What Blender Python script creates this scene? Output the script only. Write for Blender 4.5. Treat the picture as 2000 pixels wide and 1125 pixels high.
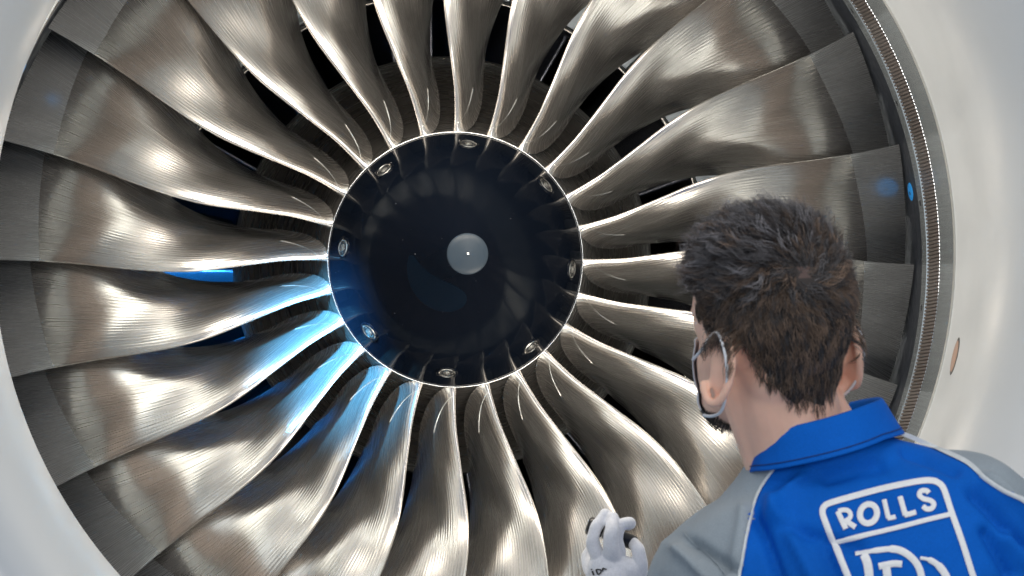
import bpy, bmesh, math, random
from mathutils import Vector, Matrix, noise
from mathutils.bvhtree import BVHTree
random.seed(7)
S = bpy.context.scene
for o in list(bpy.data.objects): bpy.data.objects.remove(o)
COL = S.collection
R = 0.66                       # fan radius unit, metres
D = 7.3 * R                    # camera to fan plane
rad = math.radians

# ------------------------------------------------------------------ camera
CAMX, CAMZ = -0.573 * R, -0.265 * R
cam_d = bpy.data.cameras.new("camera"); cam = bpy.data.objects.new("camera", cam_d)
COL.objects.link(cam); S.camera = cam
cam.location = (CAMX, -D, CAMZ); cam.rotation_euler = (rad(90), 0, 0)
cam_d.sensor_width = 36; cam_d.lens = 6570 / 2000 * 36
cam_d.shift_x = 0.3134; cam_d.shift_y = 0.0915
cam_d.clip_start = 0.05; cam_d.clip_end = 100
cam_d.dof.use_dof = True; cam_d.dof.focus_distance = D - 0.05; cam_d.dof.aperture_fstop = 18
FPX = 6570.0; VX, VY = 1000 - 626.8, 562.5 + 183.0

# ------------------------------------------------------------------ world and lamps
w = bpy.data.worlds.new("World"); S.world = w; w.use_nodes = True
nt = w.node_tree; bg = nt.nodes['Background']
tc = nt.nodes.new('ShaderNodeTexCoord'); sx = nt.nodes.new('ShaderNodeSeparateXYZ'); rp = nt.nodes.new('ShaderNodeValToRGB')
nt.links.new(tc.outputs['Generated'], sx.inputs[0]); 
mp = nt.nodes.new('ShaderNodeMapRange'); mp.inputs[1].default_value = -1; mp.inputs[2].default_value = 1
nt.links.new(sx.outputs['Z'], mp.inputs[0]); nt.links.new(mp.outputs[0], rp.inputs[0]); nt.links.new(rp.outputs[0], bg.inputs[0])
rp.color_ramp.elements[0].color = (0.38, 0.48, 0.62, 1); rp.color_ramp.elements[0].position = 0.2
rp.color_ramp.elements[1].color = (0.82, 0.92, 1.06, 1); rp.color_ramp.elements[1].position = 0.85
bg.inputs[1].default_value = 0.31

def area(name, loc, target, size, power, col, size_y=None, spread=180):
    l = bpy.data.lights.new(name, 'AREA'); l.energy = power; l.color = col; l.size = size
    if size_y: l.shape = 'RECTANGLE'; l.size_y = size_y
    l.spread = rad(spread)
    o = bpy.data.objects.new(name, l); COL.objects.link(o); o.location = loc
    o.rotation_euler = (Vector(target) - Vector(loc)).to_track_quat('-Z', 'Y').to_euler()
    return o
WARM = (1.0, 0.90, 0.77); COOL = (0.80, 0.90, 1.0)
def pol(r, phi, z): a_ = rad(phi); return (r * math.sin(a_) * R, -z * R, r * math.cos(a_) * R)
CEIL = (1.0, 0.955, 0.90)
area('hall_and_fill_lamp', (-1.9, -3.4, 2.7), (-.1, 0, 0), 1.6, 12, CEIL, 0.6)
area('hall_and_fill_lamp', (0.3, -3.2, 2.9), (0, -.5, 0), 1.6, 17, CEIL, 0.6)
area('hall_and_fill_lamp', (2.3, -3.4, 2.3), (0, 0, 0), 1.6, 10, CEIL, 0.6)
area('hall_lamp_cool', (-3.2, -3.8, -0.3), (0, 0, 0), 0.8, 9, COOL, 2.2)
area('hall_and_fill_lamp', (0.9, -7.0, 0.9), (0.3, -1.4, 0), 1.8, 70, (1, .96, .92), 1.0)  # added frontal fill behind the camera, brightens the man's neck and back
area('intake_fill', pol(.80, -22, .84), pol(.25, 150, .1), 0.60, 5.0, WARM, 0.20)  # unseen lamps added inside the intake to brighten its walls and the blades
area('intake_fill', pol(.80, 22, .90), pol(.25, 200, .1), 0.40, 3.0, WARM, 0.16)
area('intake_fill', pol(.82, 205, .75), pol(.25, 25, .1), 0.46, 0.9, WARM, 0.18)
area('intake_fill', pol(.82, 150, .75), pol(.25, -30, .1), 0.50, 3.8, WARM, 0.20)
def spot(name, loc, target, cone, power, col, blend=.6, size=.01):
    l = bpy.data.lights.new(name, 'SPOT'); l.energy = power; l.color = col; l.spot_size = rad(cone); l.spot_blend = blend; l.shadow_soft_size = size
    o = bpy.data.objects.new(name, l); COL.objects.link(o); o.location = loc
    o.rotation_euler = (Vector(target) - Vector(loc)).to_track_quat('-Z', 'Y').to_euler()
    return o
spot('blue_spot', pol(.86, -62, .80), pol(.33, -127, -.03), 15, 620, (0.10, 0.52, 1.0), .8, .05)
area('rear_hall_lamp', (0, 3.2, .3), (0, 0, 0), 2.2, 160, (1, .98, .95), 2.2)
spot('blue_core_lamp', pol(.565, -104, -.45), pol(.565, -101, -1.0), 80, 16, (0.02, 0.35, 1.0), .5, .01)
S.view_settings.view_transform = 'Standard'; S.view_settings.look = 'None'; S.view_settings.exposure = 0.42
S.render.engine = 'CYCLES'; S.cycles.max_bounces = 8; S.cycles.glossy_bounces = 7; S.cycles.diffuse_bounces = 3
S.cycles.sample_clamp_indirect = 8; S.cycles.sample_clamp_direct = 0

# ------------------------------------------------------------------ helpers
def tag(o, label=None, cat=None, group=None, kind=None):
    if label: o['label'] = label
    if cat: o['category'] = cat
    if group: o['group'] = group
    if kind: o['kind'] = kind
    return o
def empty(name, loc=(0, 0, 0)):
    o = bpy.data.objects.new(name, None); o.location = loc; COL.objects.link(o); return o
def mesh(name, V, F, mat=None, parent=None, smooth=True, uv=None, fmat=None):
    me = bpy.data.meshes.new(name); me.from_pydata([tuple(v) for v in V], [], F)
    mats = mat if isinstance(mat, (list, tuple)) else [mat]
    for m in mats:
        if m: me.materials.append(m)
    if smooth: me.polygons.foreach_set('use_smooth', [True] * len(me.polygons))
    if fmat: me.polygons.foreach_set('material_index', fmat)
    if uv:
        l = me.uv_layers.new(name='UVMap')
        for lp in me.loops: l.data[lp.index].uv = uv[lp.vertex_index]
    me.update()
    o = bpy.data.objects.new(name, me); COL.objects.link(o)
    if parent: o.parent = parent
    return o
def copy_obj(o, parent=None, name=None):
    c = o.copy(); COL.objects.link(c)
    if parent: c.parent = parent
    return c
def E(r, phi, z):
    """engine polar (units of R, clockwise angle from up in degrees, toward viewer) -> world"""
    a = rad(phi); return Vector((r * math.sin(a) * R, -z * R, r * math.cos(a) * R))
def grid_faces(n, m, closeu=False, closev=False, flip=False):
    F = []
    for i in range(n if closeu else n - 1):
        for j in range(m if closev else m - 1):
            a = i * m + j; b = i * m + (j + 1) % m; c = ((i + 1) % n) * m + (j + 1) % m; d = ((i + 1) % n) * m + j
            F.append((a, d, c, b) if flip else (a, b, c, d))
    return F
def lathe(name, prof, mat, parent, n=192, smooth=True, split=False, uvs=True):
    """surface of revolution round the engine axis, prof = [(r, z)...]"""
    V = []; uv = []
    for i in range(n + 1):
        for k, (r, z) in enumerate(prof):
            V.append(E(r, 360.0 * i / n, z)); uv.append((i / n, k / max(1, len(prof) - 1)))
    # seam duplicated for clean uv
    F = grid_faces(n + 1, len(prof))
    o = mesh(name, V, F, mat, parent, smooth, uv)
    if split:
        me = o.data
        me.set_sharp_from_angle(angle=rad(32))
    return o
def lerp_tab(tab, x):
    if x <= tab[0][0]: return tab[0][1]
    for i in range(len(tab) - 1):
        x0, y0 = tab[i]; x1, y1 = tab[i + 1]
        if x <= x1:
            # Catmull-Rom style smooth interpolation
            ym = tab[i - 1] if i else (2 * x0 - x1, 2 * y0 - y1)
            yp = tab[i + 2] if i + 2 < len(tab) else (2 * x1 - x0, 2 * y1 - y0)
            h = x1 - x0; t = (x - x0) / h
            m0 = (y1 - ym[1]) / (x1 - ym[0]) * h; m1 = (yp[1] - y0) / (yp[0] - x0) * h
            return (2*t**3 - 3*t*t + 1)*y0 + (t**3 - 2*t*t + t)*m0 + (-2*t**3 + 3*t*t)*y1 + (t**3 - t*t)*m1
    return tab[-1][1]
def tube(name, pts, radii, mat, parent, n=10, closed=False, cap=True, up=Vector((0, 0, 1)), flat=1.0):
    pts = [Vector(p) for p in pts]; V = []
    if not isinstance(radii, (list, tuple)): radii = [radii] * len(pts)
    N = len(pts); prev = None
    for i, p in enumerate(pts):
        t = (pts[(i + 1) % N] - pts[i - 1]) if closed else (pts[min(i + 1, N - 1)] - pts[max(i - 1, 0)])
        t.normalize()
        if prev is None:
            a = t.cross(up)
            if a.length < 1e-3: a = t.cross(Vector((1, 0, 0)))
        else: a = prev - t * prev.dot(t)
        a.normalize(); prev = a.copy(); b = t.cross(a)
        for k in range(n):
            q = 2 * math.pi * k / n
            V.append(p + (a * math.cos(q) + b * math.sin(q) * flat) * radii[i])
    F = grid_faces(N, n, closed, True)
    if cap and not closed:
        F.append(tuple(range(n))[::-1]); F.append(tuple((N - 1) * n + k for k in range(n)))
    return mesh(name, V, F, mat, parent)

# ------------------------------------------------------------------ materials
def mat(name, col, rough=0.5, metal=0.0, **kw):
    m = bpy.data.materials.new(name); m.use_nodes = True
    b = m.node_tree.nodes['Principled BSDF']
    b.inputs['Base Color'].default_value = (*col, 1); b.inputs['Roughness'].default_value = rough
    b.inputs['Metallic'].default_value = metal
    for k, v in kw.items(): b.inputs[k.replace('_', ' ')].default_value = v
    return m
def N(m, t, **kw):
    n = m.node_tree.nodes.new(t)
    for k, v in kw.items(): setattr(n, k, v)
    return n
def L(m, a, b): m.node_tree.links.new(a, b)
def add_noise(m, scale, lo, hi, target='Roughness', coord='Object', vec=(1, 1, 1), detail=4, bump=0.0, rand=False, dist=0.001):
    b = m.node_tree.nodes['Principled BSDF']
    tc = N(m, 'ShaderNodeTexCoord'); mp = N(m, 'ShaderNodeMapping'); mp.inputs['Scale'].default_value = vec
    nz = N(m, 'ShaderNodeTexNoise'); nz.inputs['Scale'].default_value = scale; nz.inputs['Detail'].default_value = detail
    L(m, tc.outputs[coord], mp.inputs[0])
    if rand:
        oi = N(m, 'ShaderNodeObjectInfo'); mu = N(m, 'ShaderNodeMath', operation='MULTIPLY'); mu.inputs[1].default_value = 37.0
        nz.noise_dimensions = '4D'; L(m, oi.outputs['Random'], mu.inputs[0]); L(m, mu.outputs[0], nz.inputs['W'])
    L(m, mp.outputs[0], nz.inputs['Vector'])
    mr = N(m, 'ShaderNodeMapRange'); mr.inputs[1].default_value = 0.3; mr.inputs[2].default_value = 0.7
    mr.inputs[3].default_value = lo; mr.inputs[4].default_value = hi
    L(m, nz.outputs[0], mr.inputs[0])
    if target == 'Base Color':
        mx = N(m, 'ShaderNodeMix', data_type='RGBA'); mx.blend_type = 'MULTIPLY'; mx.inputs[0].default_value = 1
        src = b.inputs['Base Color'].links[0].from_socket if b.inputs['Base Color'].links else None
        if src: L(m, src, mx.inputs[6])
        else: mx.inputs[6].default_value = b.inputs['Base Color'].default_value
        L(m, mr.outputs[0], mx.inputs[7]); L(m, mx.outputs[2], b.inputs['Base Color'])
    elif target: L(m, mr.outputs[0], b.inputs[target])
    if bump:
        bp = N(m, 'ShaderNodeBump'); bp.inputs['Strength'].default_value = bump; bp.inputs['Distance'].default_value = dist
        L(m, nz.outputs[0], bp.inputs['Height'])
        if b.inputs['Normal'].links: L(m, b.inputs['Normal'].links[0].from_socket, bp.inputs['Normal'])
        L(m, bp.outputs[0], b.inputs['Normal'])
    return m
def titanium(name, col, rough, aniso, streak, groove=2.0, metal_=.95, ridges=0.0):
    m = mat(name, col, rough, metal_); b = m.node_tree.nodes['Principled BSDF']
    b.inputs['Anisotropic'].default_value = aniso
    tg = N(m, 'ShaderNodeTangent', direction_type='UV_MAP', uv_map='UVMap'); L(m, tg.outputs[0], b.inputs['Tangent'])
    add_noise(m, 1.0, rough - (0.05 if ridges else .015), rough + (0.08 if ridges else .02), 'Roughness', 'UV', (230, 5, 1), 3, bump=streak, rand=True, dist=0.0006)
    add_noise(m, 1.0, 0.93 if ridges else .975, 1.03 if ridges else 1.01, 'Base Color', 'UV', (90, 2.2, 1), 4, rand=True, bump=streak * 0.8, dist=0.0012)
    add_noise(m, 1.0, 0.97, 1.02, 'Base Color', 'UV', (34, .8, 1), 1, bump=streak * groove, rand=True, dist=0.0010)
    add_noise(m, 5.0, 0.88, 1.05, 'Base Color', 'UV', (2, 1.5, 1), 4, rand=True)
    if ridges:
        uvn = N(m, 'ShaderNodeTexCoord'); sp_ = N(m, 'ShaderNodeSeparateXYZ'); L(m, uvn.outputs['UV'], sp_.inputs[0])
        nz = N(m, 'ShaderNodeTexNoise'); nz.inputs['Scale'].default_value = 3.0; L(m, uvn.outputs['UV'], nz.inputs['Vector'])
        a = N(m, 'ShaderNodeMath', operation='MULTIPLY_ADD'); L(m, sp_.outputs['X'], a.inputs[0]); a.inputs[1].default_value = 2 * math.pi * 34
        b2 = N(m, 'ShaderNodeMath', operation='MULTIPLY'); L(m, nz.outputs[0], b2.inputs[0]); b2.inputs[1].default_value = 26.0; L(m, b2.outputs[0], a.inputs[2])
        sn = N(m, 'ShaderNodeMath', operation='SINE'); L(m, a.outputs[0], sn.inputs[0])
        fade = N(m, 'ShaderNodeMapRange'); L(m, sp_.outputs['X'], fade.inputs[0]); fade.inputs[1].default_value = .25; fade.inputs[2].default_value = .7; fade.inputs[3].default_value = 1; fade.inputs[4].default_value = .15
        nz2 = N(m, 'ShaderNodeTexNoise'); nz2.inputs['Scale'].default_value = 4.0; L(m, uvn.outputs['UV'], nz2.inputs['Vector'])
        mm = N(m, 'ShaderNodeMath', operation='MULTIPLY'); L(m, sn.outputs[0], mm.inputs[0]); L(m, fade.outputs[0], mm.inputs[1])
        m3 = N(m, 'ShaderNodeMath', operation='MULTIPLY'); L(m, mm.outputs[0], m3.inputs[0]); L(m, nz2.outputs[0], m3.inputs[1])
        bp = N(m, 'ShaderNodeBump'); bp.inputs['Strength'].default_value = 1.0; bp.inputs['Distance'].default_value = ridges
        L(m, m3.outputs[0], bp.inputs['Height']); L(m, b.inputs['Normal'].links[0].from_socket, bp.inputs['Normal']); L(m, bp.outputs[0], b.inputs['Normal'])
    return m
M = {}
M['blade'] = titanium('brushed_titanium', (0.63, 0.603, 0.572), 0.225, 0.12, 0.07, ridges=.00009)
M['blade_tip'] = titanium('polished_titanium_tip', (0.42, 0.435, 0.445), 0.27, 0.0, 0.0, metal_=.72)
M['hub'] = add_noise(mat('hub_titanium', (0.22, 0.205, 0.19), 0.24, .92), 1.0, 0.18, 0.38, coord='UV', vec=(5, 40, 1), bump=0.02)
M['spinner'] = mat('spinner_black_paint', (0.0025, 0.004, 0.0075), 0.08, 0.0, IOR=1.20)
add_noise(M['spinner'], 14, 0.05, 0.09)
def specks(m, scale, thr, val):
    b = m.node_tree.nodes['Principled BSDF']; tc = N(m, 'ShaderNodeTexCoord'); nz = N(m, 'ShaderNodeTexNoise')
    nz.inputs['Scale'].default_value = scale; nz.inputs['Detail'].default_value = 1; L(m, tc.outputs['Object'], nz.inputs['Vector'])
    mr = N(m, 'ShaderNodeMapRange'); mr.inputs[1].default_value = thr; mr.inputs[2].default_value = thr + .03
    L(m, nz.outputs[0], mr.inputs[0]); mx = N(m, 'ShaderNodeMix', data_type='RGBA'); L(m, mr.outputs[0], mx.inputs[0])
    mx.inputs[6].default_value = b.inputs['Base Color'].default_value; mx.inputs[7].default_value = (val, val * 1.05, val * 1.15, 1)
    L(m, mx.outputs[2], b.inputs['Base Color'])
specks(M['spinner'], 260, .80, .16)
M['cap'] = add_noise(mat('spinner_cap_rubber', (0.028, 0.040, 0.054), 0.42, 0.0, IOR=1.28), 60, 0.3, 0.5, bump=0.1)
M['chrome'] = mat('bright_edge_metal', (0.88, 0.88, 0.86), 0.22, 1.0)
M['steel'] = add_noise(mat('bolt_steel', (0.62, 0.61, 0.58), 0.22, 1.0), 80, 0.15, 0.35)
M['dark'] = mat('dark_recess', (0.012, 0.014, 0.018), 0.5)
M['sheen'] = mat('painted_reflection', (0.0025, 0.006, 0.012), 0.10, 0.0, IOR=1.22)  # colour of the reflection painted on the spinner
M['white'] = mat('nacelle_paint', (0.465, 0.495, 0.52), 0.36, 0.0, Coat_Weight=0.25, Coat_Roughness=0.25)
add_noise(M['white'], 1.6, 0.93, 1.03, 'Base Color', vec=(1, 2.2, 1), detail=5)
add_noise(M['white'], 9, 0.30, 0.46, 'Roughness', vec=(1, .4, 1), detail=4, bump=0.02)
M['liner'] = add_noise(mat('fan_case_panel', (0.36, 0.40, 0.42), 0.16, 0.6), 3, 0.10, 0.2)
M['rib'] = add_noise(mat('ribbed_liner', (0.15, 0.128, 0.118), 0.30, 0.35), 8, 0.3, 0.42)
M['rub'] = add_noise(mat('rub_strip', (0.016, 0.020, 0.028), 0.42), 40, 0.3, 0.6, bump=0.2)
M['bluedisc'] = mat('blue_plug', (0.012, 0.24, 0.66), 0.45)
M['core'] = mat('core_dark_metal', (0.10, 0.11, 0.14), 0.28, 0.8)
M['vane'] = mat('vane_metal', (0.22, 0.24, 0.30), 0.22, .8)
M['bypass'] = add_noise(mat('bypass_lining', (0.42, 0.43, 0.42), 0.35, 0.6), 12, 0.25, 0.5)

# ------------------------------------------------------------------ nacelle
nac = tag(empty('engine_nacelle', (0, 0, 0)), 'large pale grey jet engine nacelle intake surrounding the bladed fan', 'engine nacelle')
lip = [(0.9925, 0.414), (0.985, 0.52), (0.975, 0.64), (0.963, 0.75), (0.953, 0.85), (0.947, 0.95), (0.950, 1.04), (0.962, 1.12), (0.985, 1.20), (1.02, 1.265),
       (1.065, 1.31), (1.115, 1.325), (1.165, 1.31), (1.21, 1.27), (1.25, 1.20), (1.30, 1.05), (1.34, 0.85), (1.37, 0.6), (1.39, 0.3), (1.40, 0), (1.40, -0.6), (1.36, -1.4)]
lp = []
for i in range(len(lip) - 1):
    for k in range(4):
        lp.append((lip[i][0] + (lip[i+1][0] - lip[i][0]) * k / 4, lip[i][1] + (lip[i+1][1] - lip[i][1]) * k / 4))
lp.append(lip[-1])
# smooth
for _ in range(6):
    lp = [lp[0]] + [((lp[i-1][0] + 2*lp[i][0] + lp[i+1][0]) / 4, (lp[i-1][1] + 2*lp[i][1] + lp[i+1][1]) / 4) for i in range(1, len(lp) - 1)] + [lp[-1]]
lathe('intake_lip', lp, M['white'], nac, 256)
def rc(z):  # case radius
    return lerp_tab([(-1.2, 1.035), (-0.5, 1.036), (-0.16, 1.036), (0.0, 1.023), (0.2, 1.008), (0.414, 0.9930)], z)
lathe('seal_edge', [(rc(.414) + .0005, .4155), (rc(.414) - 0.0035, .4155), (rc(.414) - 0.0035, .407), (rc(.414) + .0005, .407)], M['bypass'], nac, 256, split=True)
lathe('liner_panel', [(rc(z), z) for z in (.408, .36, .31, .26, .21, .196)] + [(rc(.196) + .006, .196)], M['liner'], nac, 256, split=True)
lathe('liner_groove', [(rc(.196) + .006, .196), (rc(.19) + .006, .190)], M['dark'], nac, 256, split=True)
# ribbed ring: axial ribs
nr = 840; V = []; F = []
for i in range(nr):
    for q, dr in ((0.0, 0.0035), (0.28, 0.0035), (0.36, 0.0), (0.92, 0.0)):
        for z in (0.188, 0.10, 0.012):
            V.append(E(rc(z) + dr, 360.0 * (i + q) / nr, z))
F = grid_faces(nr * 4, 3, True, False)
mesh('ribbed_strip', V, F, M['rib'], nac, smooth=False)['kind'] = 'stuff'
lathe('liner_groove', [(rc(.19) + .007, .190), (rc(.188) + .007, .185)], M['dark'], nac, 256)
lathe('liner_groove', [(rc(.01) + .007, .014), (rc(.0) + .007, -.001)], M['dark'], nac, 256)
lathe('edge_band', [(rc(0) + .004, .002), (rc(0), 0.0), (rc(-.04), -.04), (rc(-.08), -.08), (rc(-.08) + .004, -.082)], M['liner'], nac, 256, split=True)
lathe('rub_strip', [(rc(-.08) + .001, -.081), (rc(-.1) + .001, -.1), (rc(-.3) + .003, -.3), (rc(-.5) + .006, -.5)], M['rub'], nac, 256)
lathe('bypass_wall', [(rc(-.5) + .006, -.5), (1.03, -.6), (1.02, -.8), (1.0, -1.5)], M['bypass'], nac, 256)
# panel split seams on the fan case (axial thin dark joints)
for ph in (38.5, 158.0, 278.0):
    V = [E(rc(z) - .0012, ph + d, z) for z in (.407, .3, .2) for d in (-.05, .05)]
    mesh('panel_joint', V, [(0, 1, 3, 2), (2, 3, 5, 4)], M['dark'], nac, False)
# small fasteners on the edge band
def disc(name, phi, z, rr, sr, sz, mt, parent, n=28, lift=0.002, dome=0.0015):
    V = []; rings = [0.0, 0.5, 0.85, 1.0]
    for k, q in enumerate(rings):
        for i in range(n):
            a = 2 * math.pi * i / n
            h = dome * (1 - q * q) + lift * (1 if k < 3 else 0)
            zz = z + sz * q * math.sin(a)
            V.append(E(rr(zz) - h, phi + math.degrees(sr * q * math.cos(a) / 1.0), zz))
    F = grid_faces(4, n, False, True)
    return mesh(name, V, F, mt, parent)
for ph in (70.5, 83.0, 95.8, 109.5, 58.0, 45.5):
    disc('fastener', ph, -.045, rc, .007, .010, M['dark'], nac, 12, .0008, .0)
# blue plugs on the rub strip
bp1 = disc('blue_plug', 81.3, -.165, lambda z: rc(z) + .001, .022, .030, M['bluedisc'], nac)
disc('plug_hole', 81.5, -.165, lambda z: rc(z) - .0018, .004, .005, M['dark'], bp1, 16, .001, 0)
disc('blue_plug', 294.4, -.14, lambda z: rc(z) + .001, .012, .018, M['bluedisc'], nac)
# sensor hole in the intake wall
def rlip(z):
    for i in range(len(lp) - 1):
        if lp[i][1] <= z <= lp[i+1][1]:
            t = (z - lp[i][1]) / (lp[i+1][1] - lp[i][1] + 1e-9); return lp[i][0] + (lp[i+1][0] - lp[i][0]) * t
    return .95
M['hole'] = mat('hole_plug_tan', (0.26, 0.17, 0.13), 0.5)
disc('port_rim', 102.6, .56, rlip, .040, .037, M['dark'], nac, 28, .0012, 0)
disc('drain_port', 102.6, .56, rlip, .036, .032, M['hole'], nac, 28, .0022, 0)

# ------------------------------------------------------------------ core behind the fan
core = tag(empty('engine_core', (0, 0.3, 0)), 'dark engine core with splitter ring and stator vanes behind the fan blades', 'engine core')
def inc(o):
    o.location = o.location - Vector((0, 0.3, 0)); return o
inc(lathe('inner_fairing', [(.470, -.375), (.474, -.5), (.44, -.9), (.40, -1.4)], M['core'], core, 96))
inc(lathe('splitter_ring', [(.60, -1.4), (.622, -.9), (.632, -.66), (.638, -.628), (.644, -.620), (.650, -.628), (.653, -.66)], M['chrome'], core, 160))
inc(lathe('splitter_band', [(.6535, -.655), (.660, -.675), (.663, -.70)], M['dark'], core, 160))
inc(lathe('splitter_band', [(.663, -.70), (.668, -.72), (.676, -.80)], M['chrome'], core, 160))
inc(lathe('outer_fairing', [(.676, -.80), (.70, -.95), (.72, -1.5)], M['bypass'], core, 160))
inc(lathe('rear_bulkhead', [(.0, -1.5), (.4, -1.5), (.72, -1.5)], M['dark'], core, 64))
def vane_mesh(r0, r1, z0, chord, lean, thick, n=7):
    V = []; 
    prof = [(0, 0), (.06, .5), (.25, 1), (.6, .8), (1, .08), (1, -.08), (.6, -.5), (.25, -.6), (.06, -.4)]
    for i in range(n):
        r = r0 + (r1 - r0) * i / (n - 1)
        for u, t in prof:
            ang = lean * (u ** 1.6) + math.degrees(thick * t / r)
            V.append(E(r, ang, z0 - chord * u))
    return V, grid_faces(n, len(prof), False, True)
Vv, Fv = vane_mesh(.46, .64, -.72, .28, -9, .012)
v0 = inc(mesh('core_vane', Vv, Fv, M['vane'], core))
for k in range(1, 36):
    c = copy_obj(v0); c.rotation_euler = (0, rad(10 * k), 0)
Vv, Fv = vane_mesh(.67, 1.03, -1.0, .35, -12, .012)
v1 = inc(mesh('outlet_vane', Vv, Fv, M['bypass'], core))
for k in range(1, 40):
    c = copy_obj(v1); c.rotation_euler = (0, rad(9 * k), 0)

# ------------------------------------------------------------------ fan rotor
fan = tag(empty('fan_rotor', (0, 0, 0)), 'jet engine fan with swept titanium blades around a black spinner', 'engine fan')
def hubR(z):
    return lerp_tab([(-.40, .480), (-.36, .474), (-.28, .440), (-.18, .375), (-.10, .325), (-.05, .298), (-.015, .283), (0.0, .278), (.02, .277)], z)
hp = [(hubR(-.385) - .02, -.386), (hubR(-.385), -.383)] + [(hubR(-.38 + .38 * i / 30), -.38 + .38 * i / 30) for i in range(31)]
lathe('hub', hp, M['hub'], fan, 240, split=True)
tLE = [(.27, 0.0), (.30, 0.02), (.36, .35), (.42, 1.3), (.48, 2.2), (.53, 2.8), (.58, 3.0), (.64, 2.7), (.72, 1.9), (.80, 1.05), (.88, .45), (.95, .15), (1.035, .0)]
tT = [(.27, 9.5), (.35, 9.8), (.42, 10.6), (.48, 11.6), (.54, 12.9), (.605, 14.4), (.71, 17.3), (.80, 19.3), (.90, 21.2), (1.035, 23.5)]
tZL = [(.27, .00), (.34, .004), (.45, .015), (.58, .02), (.72, -.01), (.85, -.065), (.95, -.12), (1.035, -.165)]
tZE = [(.27, .32), (.35, .27), (.42, .22), (.48, .175), (.54, .145), (.62, .108), (.72, .082), (.85, .072), (.95, .095), (1.035, .125)]
tBL = [(.27, 31), (.35, 38), (.42, 47), (.54, 60), (.70, 65), (.85, 66), (.93, 66), (1.035, 67)]
tBT = [(.27, -16), (.35, -9), (.42, 3), (.54, 32), (.70, 60), (.80, 70), (.88, 80), (1.035, 88)]
tP = [(.27, 1.0), (.5, 1.2), (.7, 1.2), (.85, 1.1), (1.035, 1.1)]
tTh = [(.27, .030), (.36, .024), (.5, .020), (.7, .015), (.9, .010), (1.035, .007)]
_tab = {}
def blade_row(r):
    """camber line at radius r: list of (t, z, beta) for fine u"""
    key = round(r, 4)
    if key in _tab: return _tab[key]
    T = rad(lerp_tab(tT, r)) * r; Z = lerp_tab(tZE, r); bl_, bt = rad(lerp_tab(tBL, r)), rad(lerp_tab(tBT, r)); p = lerp_tab(tP, r)
    n = 80; t = z = 0.0; row = [(0, 0)]
    for i in range(n):
        b = bl_ + (bt - bl_) * (((i + .5) / n) ** p)
        t += math.sin(b); z += math.cos(b); row.append((t, z))
    mt_ = max(q[0] for q in row); st, sz = T / mt_, Z / z
    row = [(a * st, c * sz) for a, c in row]
    out = []
    for i in range(n + 1):
        a, c = row[min(i + 1, n)], row[max(i - 1, 0)]
        out.append((row[i][0], row[i][1], math.atan2(a[0] - c[0], a[1] - c[1])))
    _tab[key] = out
    return out
def blade_point(u, side, r):
    row = blade_row(r); x = u * 80; i = min(79, int(x)); f = x - i
    t, z, b = [row[i][k] + (row[i+1][k] - row[i][k]) * f for k in range(3)]
    th = lerp_tab(tTh, r)
    yt = 5 * th * (.2969 * math.sqrt(u) - .126 * u - .3516 * u * u + .2843 * u ** 3 - .1015 * u ** 4) + .0006 * (u > 0)
    t += side * yt * math.cos(b); zf = -z + side * yt * math.sin(b)
    z3 = lerp_tab(tZL, r) + zf
    phi = -lerp_tab(tLE, r) + math.degrees(t / r)
    return phi, z3
us = [0, .004, .012, .025, .045, .075, .11, .15, .2, .26, .32, .38, .45, .52, .59, .66, .73, .80, .86, .91, .95, .98, 1.0]
ring = [(u, 1) for u in us] + [(u, -1) for u in us[-1:0:-1]]
def build_blade(v0, v1, nv, name, mt, parent, bulge=0.0):
    V = []; uv = []
    vs = [v0 + (v1 - v0) * i / nv for i in range(nv + 1)]
    if v0 == 0: vs = [0, .004, .010, .018, .028, .04] + [v for v in vs if v > .045]
    for v in vs:
        for u, sd in ring:
            r = .5
            zr = lerp_tab(tZL, .3) - u * .375
            rh = hubR(zr) - .004; rt = 1.031
            r = rh + (rt - rh) * v
            ph, z = blade_point(u, sd, r)
            # root fillet: thicken toward the hub
            fl = math.exp(-v / .012) * .75
            if fl > .01:
                phc, zc = blade_point(u, 0, r)
                k = 1 + fl * 1.1
                ph = phc + (ph - phc) * k; z = zc + (z - zc) * k
            if bulge:   # tip sheath stands slightly proud
                phc, zc = blade_point(u, 0, r)
                ph += (ph - phc) / (abs(ph - phc) + 1e-6) * bulge * .6; z += (1 if sd > 0 else -1) * bulge * .01
            # gentle forging undulation
            wv = .0050 * math.sin(7 * u + 11 * r + 1.0) * math.sin(13 * r + 2.5 * u) * min(1, v * 6) * min(1, (1 - v) * 5 + .2)
            V.append(E(r, ph, z + wv)); uv.append((u if sd > 0 else 1.2 + u, r * 1.0))
    m_ = len(ring); F = grid_faces(len(vs), m_, False, True, flip=False)
    n_ = len(vs)
    # tip cap
    if v1 < 1: nv = 0
    top = (n_ - 1) * m_; nu = len(us)
    for k in range(nu - 1 if nv else 0):
        a = top + k; b = top + k + 1; c = top + (m_ - k - 1) % m_ if k + 1 < nu else 0
        d = top + ((m_ - k) % m_)
        if k == 0: F.append((a, b, top + m_ - 1))
        else: F.append((a, b, c, d))
    o = mesh(name, V, F, mt, parent, True, uv)
    bm = bmesh.new(); bm.from_mesh(o.data); bmesh.ops.recalc_face_normals(bm, faces=bm.faces); bm.to_mesh(o.data); bm.free()
    o.data.set_sharp_from_angle(angle=rad(50))
    return o
VT = .835
bl = build_blade(0, VT, 46, 'fan_blade', M['blade'], fan)
tipb = build_blade(VT, 1.0, 12, 'blade_tip', M['blade_tip'], bl)
B0 = 0.3
rp_ = []
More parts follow.
